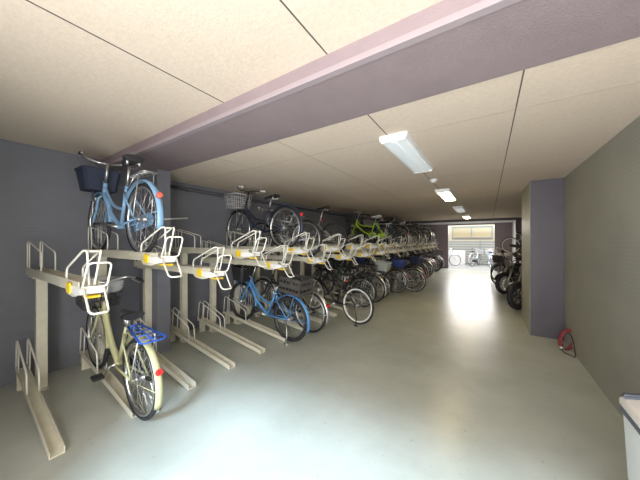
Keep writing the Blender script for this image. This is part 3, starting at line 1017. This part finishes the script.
for n in range(17, 30):
    if n == 18:
        continue
    f = FR[(n * 5 + 2) % 12]
    bk = BK[(n + 2) % 6]
    bm_ = {'wire': 'darkwire', 'solid': 'blackpl', 'softcover': 'navy', None: 'black'}[bk]
    park(n, 'low', random.uniform(0.15, 0.50), f'{FN[f]} bicycle {BN[bk]} in the {ORD[n]} floor track',
         frame=f, fender=random.choice(['steel', 'blackpl']), basket=bk, basket_m=bm_, rear=random.choice(['carrier', None, 'wirebasket']), rim='steel' if n % 3 else 'darkrim', rfl=n % 4 == 1, dyaw=R(random.uniform(-2, 2)),
         hw=0.21, hbz=0.92 if n % 2 else 0.98, sad=0.78 + 0.02 * (n % 4), spokes=18, steer=R(random.uniform(-9, 9)))

# ------------------------------------------------------------------ motorcycles and bikes along the aisle wall


def motorcycle(loc, rz, label, body, seat='blackpl', r=0.29, wb=1.22, lean=0.0, rim='steel', box_=False):
    t = thing('motorcycle', label, 'motorcycle', loc, rz, 'motorcycles behind the pillar')
    t.rotation_euler = (lean, 0, rz)
    ra, fa = Vector((-wb / 2, 0, r)), Vector((wb / 2, 0, r))
    for c in (ra, fa):
        ri = r - 0.10
        rm = MB().ring(c, ri, [(0.012, -0.042), (0.012, 0.042), (-0.02, 0.03), (-0.02, -0.03)], 32)
        for k in range(6):
            a = 2 * PI * k / 6
            rm.tube([c + Vector((0.03 * math.cos(a), 0, 0.03 * math.sin(a))), c + Vector(((ri - 0.012) * math.cos(a), 0, (ri - 0.012) * math.sin(a)))], 0.013, 6)
        rm.lathe(c, [(0.05, -0.05), (0.06, 0), (0.05, 0.05)], 14, 'y')
        w = rm.build('wheel', M[rim], t)
        MB().ring(c, r - 0.05, [(0.05 * math.cos(a), 0.05 * math.sin(a)) for a in [2 * PI * k / 12 for k in range(12)]], 36).build('tyre', M['tyre'], w)
    b = MB()
    hd = Vector((fa.x - 0.30, 0, 0.82))
    for s in (-1, 1):
        b.tube([fa + Vector((0, s * 0.085, 0)), hd + Vector((0.03, s * 0.085, 0.0))], 0.022, 9)
    b.tube([hd + Vector((0.03, -0.085, 0)), hd + Vector((0.03, 0.085, 0))], 0.02, 8)
    b.build('fork', M['steel'], t)
    fender_mb(fa, r + 0.02, 0.062, R(20), R(150)).build('fender', M[body], t)
    b = MB()
    b.tube([hd, Vector((0.05, 0, 0.62)), Vector((-0.35, 0, 0.60)), Vector((-0.75, 0, 0.70))], 0.025, 9, smooth=4)
    b.tube([hd, Vector((0.22, 0, 0.30)), Vector((-0.15, 0, 0.26)), ra], 0.02, 9, smooth=4)
    for s in (-1, 1):
        b.tube([Vector((-0.10, s * 0.09, 0.30)), ra + Vector((0, s * 0.09, 0))], 0.02, 8)
        b.tube([ra + Vector((0, s * 0.105, 0)), Vector((-0.42, s * 0.105, 0.62))], 0.022, 9)
    b.build('frame', M['black'], t)
    e = MB().box(-0.20, 0.16, -0.12, 0.12, 0.24, 0.42, 0.03).lathe(Vector((0.03, 0, 0.42)), [(0.08, 0), (0.08, 0.02), (0.07, 0.021), (0.07, 0.04), (0.08, 0.041), (0.08, 0.06), (0.07, 0.061), (0.07, 0.08), (0.08, 0.081), (0.08, 0.10), (0.06, 0.12)], 14)
    e.build('engine', M['engine'], t)
    MB().tube([(0.12, -0.08, 0.38), (0.20, -0.12, 0.26), (0.0, -0.15, 0.19), (-0.35, -0.16, 0.22), (-0.75, -0.16, 0.32)], [0.02, 0.045], 10, smooth=4).build('exhaust', M['steel'], t)
    # tank
    rows = []
    for x, w_, h0, h1 in ((-0.10, 0.05, 0.62, 0.72), (-0.04, 0.09, 0.60, 0.78), (0.08, 0.13, 0.60, 0.84), (0.20, 0.13, 0.62, 0.85), (0.27, 0.08, 0.66, 0.80)):
        zc, zh = (h0 + h1) / 2, (h1 - h0) / 2
        rows.append([(x, w_ * math.cos(a), zc + zh * math.sin(a)) for a in [2 * PI * k / 14 for k in range(14)]])
    MB().loft(rows).build('fuel_tank', M[body], t)
    rows = []
    for x, w_, h0, h1 in ((-0.78, 0.07, 0.72, 0.80), (-0.70, 0.11, 0.70, 0.82), (-0.45, 0.13, 0.66, 0.79), (-0.22, 0.11, 0.65, 0.76), (-0.10, 0.07, 0.66, 0.75)):
        zc, zh = (h0 + h1) / 2, (h1 - h0) / 2
        rows.append([(x, w_ * math.cos(a), zc + zh * math.sin(a)) for a in [2 * PI * k / 14 for k in range(14)]])
    MB().loft(rows).build('seat', M[seat], t)
    fender_mb(ra, r + 0.03, 0.07, R(50), R(170)).build('fender', M[body], t)
    MB().lathe(ra + Vector((-0.36, 0, 0.28)), [(0.04, 0.0), (0.045, 0.03), (0.04, 0.05)], 12, 'x').build('tail_lamp', M['red'], t)
    MB().lathe(hd + Vector((0.05, 0, 0.03)), [(0.04, 0.0), (0.085, 0.05), (0.09, 0.10), (0.075, 0.11)], 16, 'x').build('head_lamp', M['steel'], t)
    b = MB()
    pts = []
    for s in (-1, 1):
        pl = catmull([hd + Vector((0.0, 0, 0.05)), hd + Vector((0.02, s * 0.10, 0.12)), hd + Vector((-0.04, s * 0.25, 0.18)), hd + Vector((-0.12, s * 0.34, 0.17))], 4)
        b.tube(pl, 0.012, 8)
        pts.append(pl)
    hbo = b.build('handlebar', M['black'], t)
    for pl, s in zip(pts, (-1, 1)):
        MB().tube(pl[-5:], 0.018, 9).build('grip', M['blackpl'], hbo)
        v = pl[7]
        m_ = MB().tube([v, v + Vector((0.02, s * 0.03, 0.13))], 0.006, 6)
        c = v + Vector((0.02, s * 0.05, 0.17))
        m_.lathe(c, [(0.03, -0.012), (0.058, 0), (0.05, 0.012)], 12, 'x')
        m_.build('mirror', M['blackpl'], hbo)
    b = MB().tube([(-0.05, 0.10, 0.25), (-0.10, 0.22, 0.02)], 0.012, 8).box(-0.13, -0.07, 0.20, 0.25, 0.002, 0.014)
    b.build('kickstand', M['black'], t)
    return t


motorcycle((0.93, 7.40, 0.0), R(-130), 'black motorcycle parked right behind the purple pillar, dark wheel', 'black', rim='darkrim')
motorcycle((0.76, 9.20, 0.0), R(-130), 'black motorcycle with pale front wheel, second behind the purple pillar', 'black', seat='brown', rim='steel')
SIDE = 'bicycles in the recess by the exit'
bicycle((0.72, 10.75, 0.0005), R(-138), 'maroon bicycle with brown saddle in the recess behind the motorcycles', frame='maroon', saddle='brown', fender='blackpl', basket='wire', basket_m='darkwire', rear='carrier', group=SIDE, hbz=0.98, spokes=18)
bicycle((0.74, 11.65, 0.0005), R(-140), 'dark green bicycle with black front basket in the recess near the exit', frame='greenp', fender='steel', basket='solid', basket_m='blackpl', rear='carrier', group=SIDE, hbz=1.0, spokes=18)
t = thing('upper_bike_rack', 'cream bike tray on a post standing alone in the recess by the exit', 'bike rack', (0.38, 12.75, 0), PI)
for k, me in UP[2].items():
    link(k, me, t)
bicycle((0.38 + 0.38 + 0.54, 12.75, 0.9505), 0.0, 'silver bicycle with white rims on the lone tray in the recess', frame='silver', fender=None, rim='whiterim', kind='diamond', basket=None, rear=None, stand=None, group=SIDE, hbz=0.98, spokes=18, rfl=False)

# bikes outside in the yard
YARD = 'bicycles out in the bright yard'
bicycle((-0.62, 17.6, -0.0195), R(70), 'silver bicycle with red reflector out in the bright yard', frame='silver', fender='steel', basket='wire', rear='carrier', group=YARD, spokes=18)
bicycle((-2.15, 16.9, -0.0195), R(20), 'grey bicycle standing in the yard beside the exit edge', frame='silver', fender='steel', basket=None, rear='carrier', group=YARD, spokes=18)
bicycle((0.1, 17.2, -0.0195), R(95), 'pale blue bicycle standing by the slat fence in the yard', frame='skyblue', fender='steel', basket='wire', rear='carrier', group=YARD, spokes=18)

# ------------------------------------------------------------------ red strap coil with its cable, at the pillar corner
hz = thing('strap_coil', 'red looped strap leaning in the corner of the pillar and the aisle wall', 'strap', (0.868, 4.76, 0.0))
b = MB()
for k in range(3):
    a_ = 0.060 + 0.008 * k
    pts = [(a_ * math.cos(t), 0.008 * k - 0.008, 0.145 + (0.125 + 0.006 * k) * math.sin(t)) for t in [2 * PI * i / 26 for i in range(26)]]
    b.tube(pts, 0.015, 8, closed=True)
b.xform(Matrix.Rotation(R(16), 4, 'Y') @ Matrix.Rotation(R(-10), 4, 'X'))
b.build('loop', M['redhose'], hz)
MB().lathe((-0.03, -0.045, 0.035), [(0.016, -0.03), (0.02, 0), (0.016, 0.03)], 12, 'x').build('clip', M['steel'], hz)
b = MB().tube([(-0.04, -0.05, 0.02), (-0.02, -0.14, 0.008), (0.03, -0.22, 0.008), (0.058, -0.26, 0.012), (0.062, -0.22, 0.10), (0.055, -0.12, 0.22), (0.03, -0.03, 0.26)], 0.006, 7, smooth=5)
b.build('cable', M['blackpl'], hz)

# ------------------------------------------------------------------ bin at the lower corner
bn = thing('waste_bin', 'pale grey waste bin with dark rim standing against the aisle wall', 'bin', (0.722, 1.615, 0.0))
b = MB()


def rr(hx, hy, z, c=0.035, n=4):
    out = []
    for cx, cy, a0 in ((hx - c, hy - c, 0), (-hx + c, hy - c, 90), (-hx + c, -hy + c, 180), (hx - c, -hy + c, 270)):
        for i in range(n + 1):
            a = R(a0 + 90 * i / n)
            out.append((cx + c * math.cos(a), cy + c * math.sin(a), z))
    return out


b.loft([rr(0.14, 0.24, 0.0), rr(0.145, 0.245, 0.02), rr(0.170, 0.275, 0.655), rr(0.170, 0.275, 0.66)])
b.build('body', M['bin'], bn)
MB().loft([rr(0.176, 0.281, 0.6605), rr(0.180, 0.285, 0.666), rr(0.180, 0.285, 0.684), rr(0.176, 0.281, 0.690)]).build('rim', M['bin_dark'], bn)
LT = Matrix.Translation((-0.178, 0, 0.6925)) @ Matrix.Rotation(R(-13), 4, 'Y') @ Matrix.Translation((0.178, 0, -0.6455))
ld = MB().loft([rr(0.178, 0.290, 0.6455), rr(0.174, 0.285, 0.668), rr(0.155, 0.262, 0.678), rr(0.148, 0.255, 0.678)]).xform(LT).build('lid', M['bin_beige'], bn)
MB().box(-0.165, 0.15, 0.225, 0.262, 0.6785, 0.700, 0.008).xform(LT).build('handle', M['bin_dark'], ld)
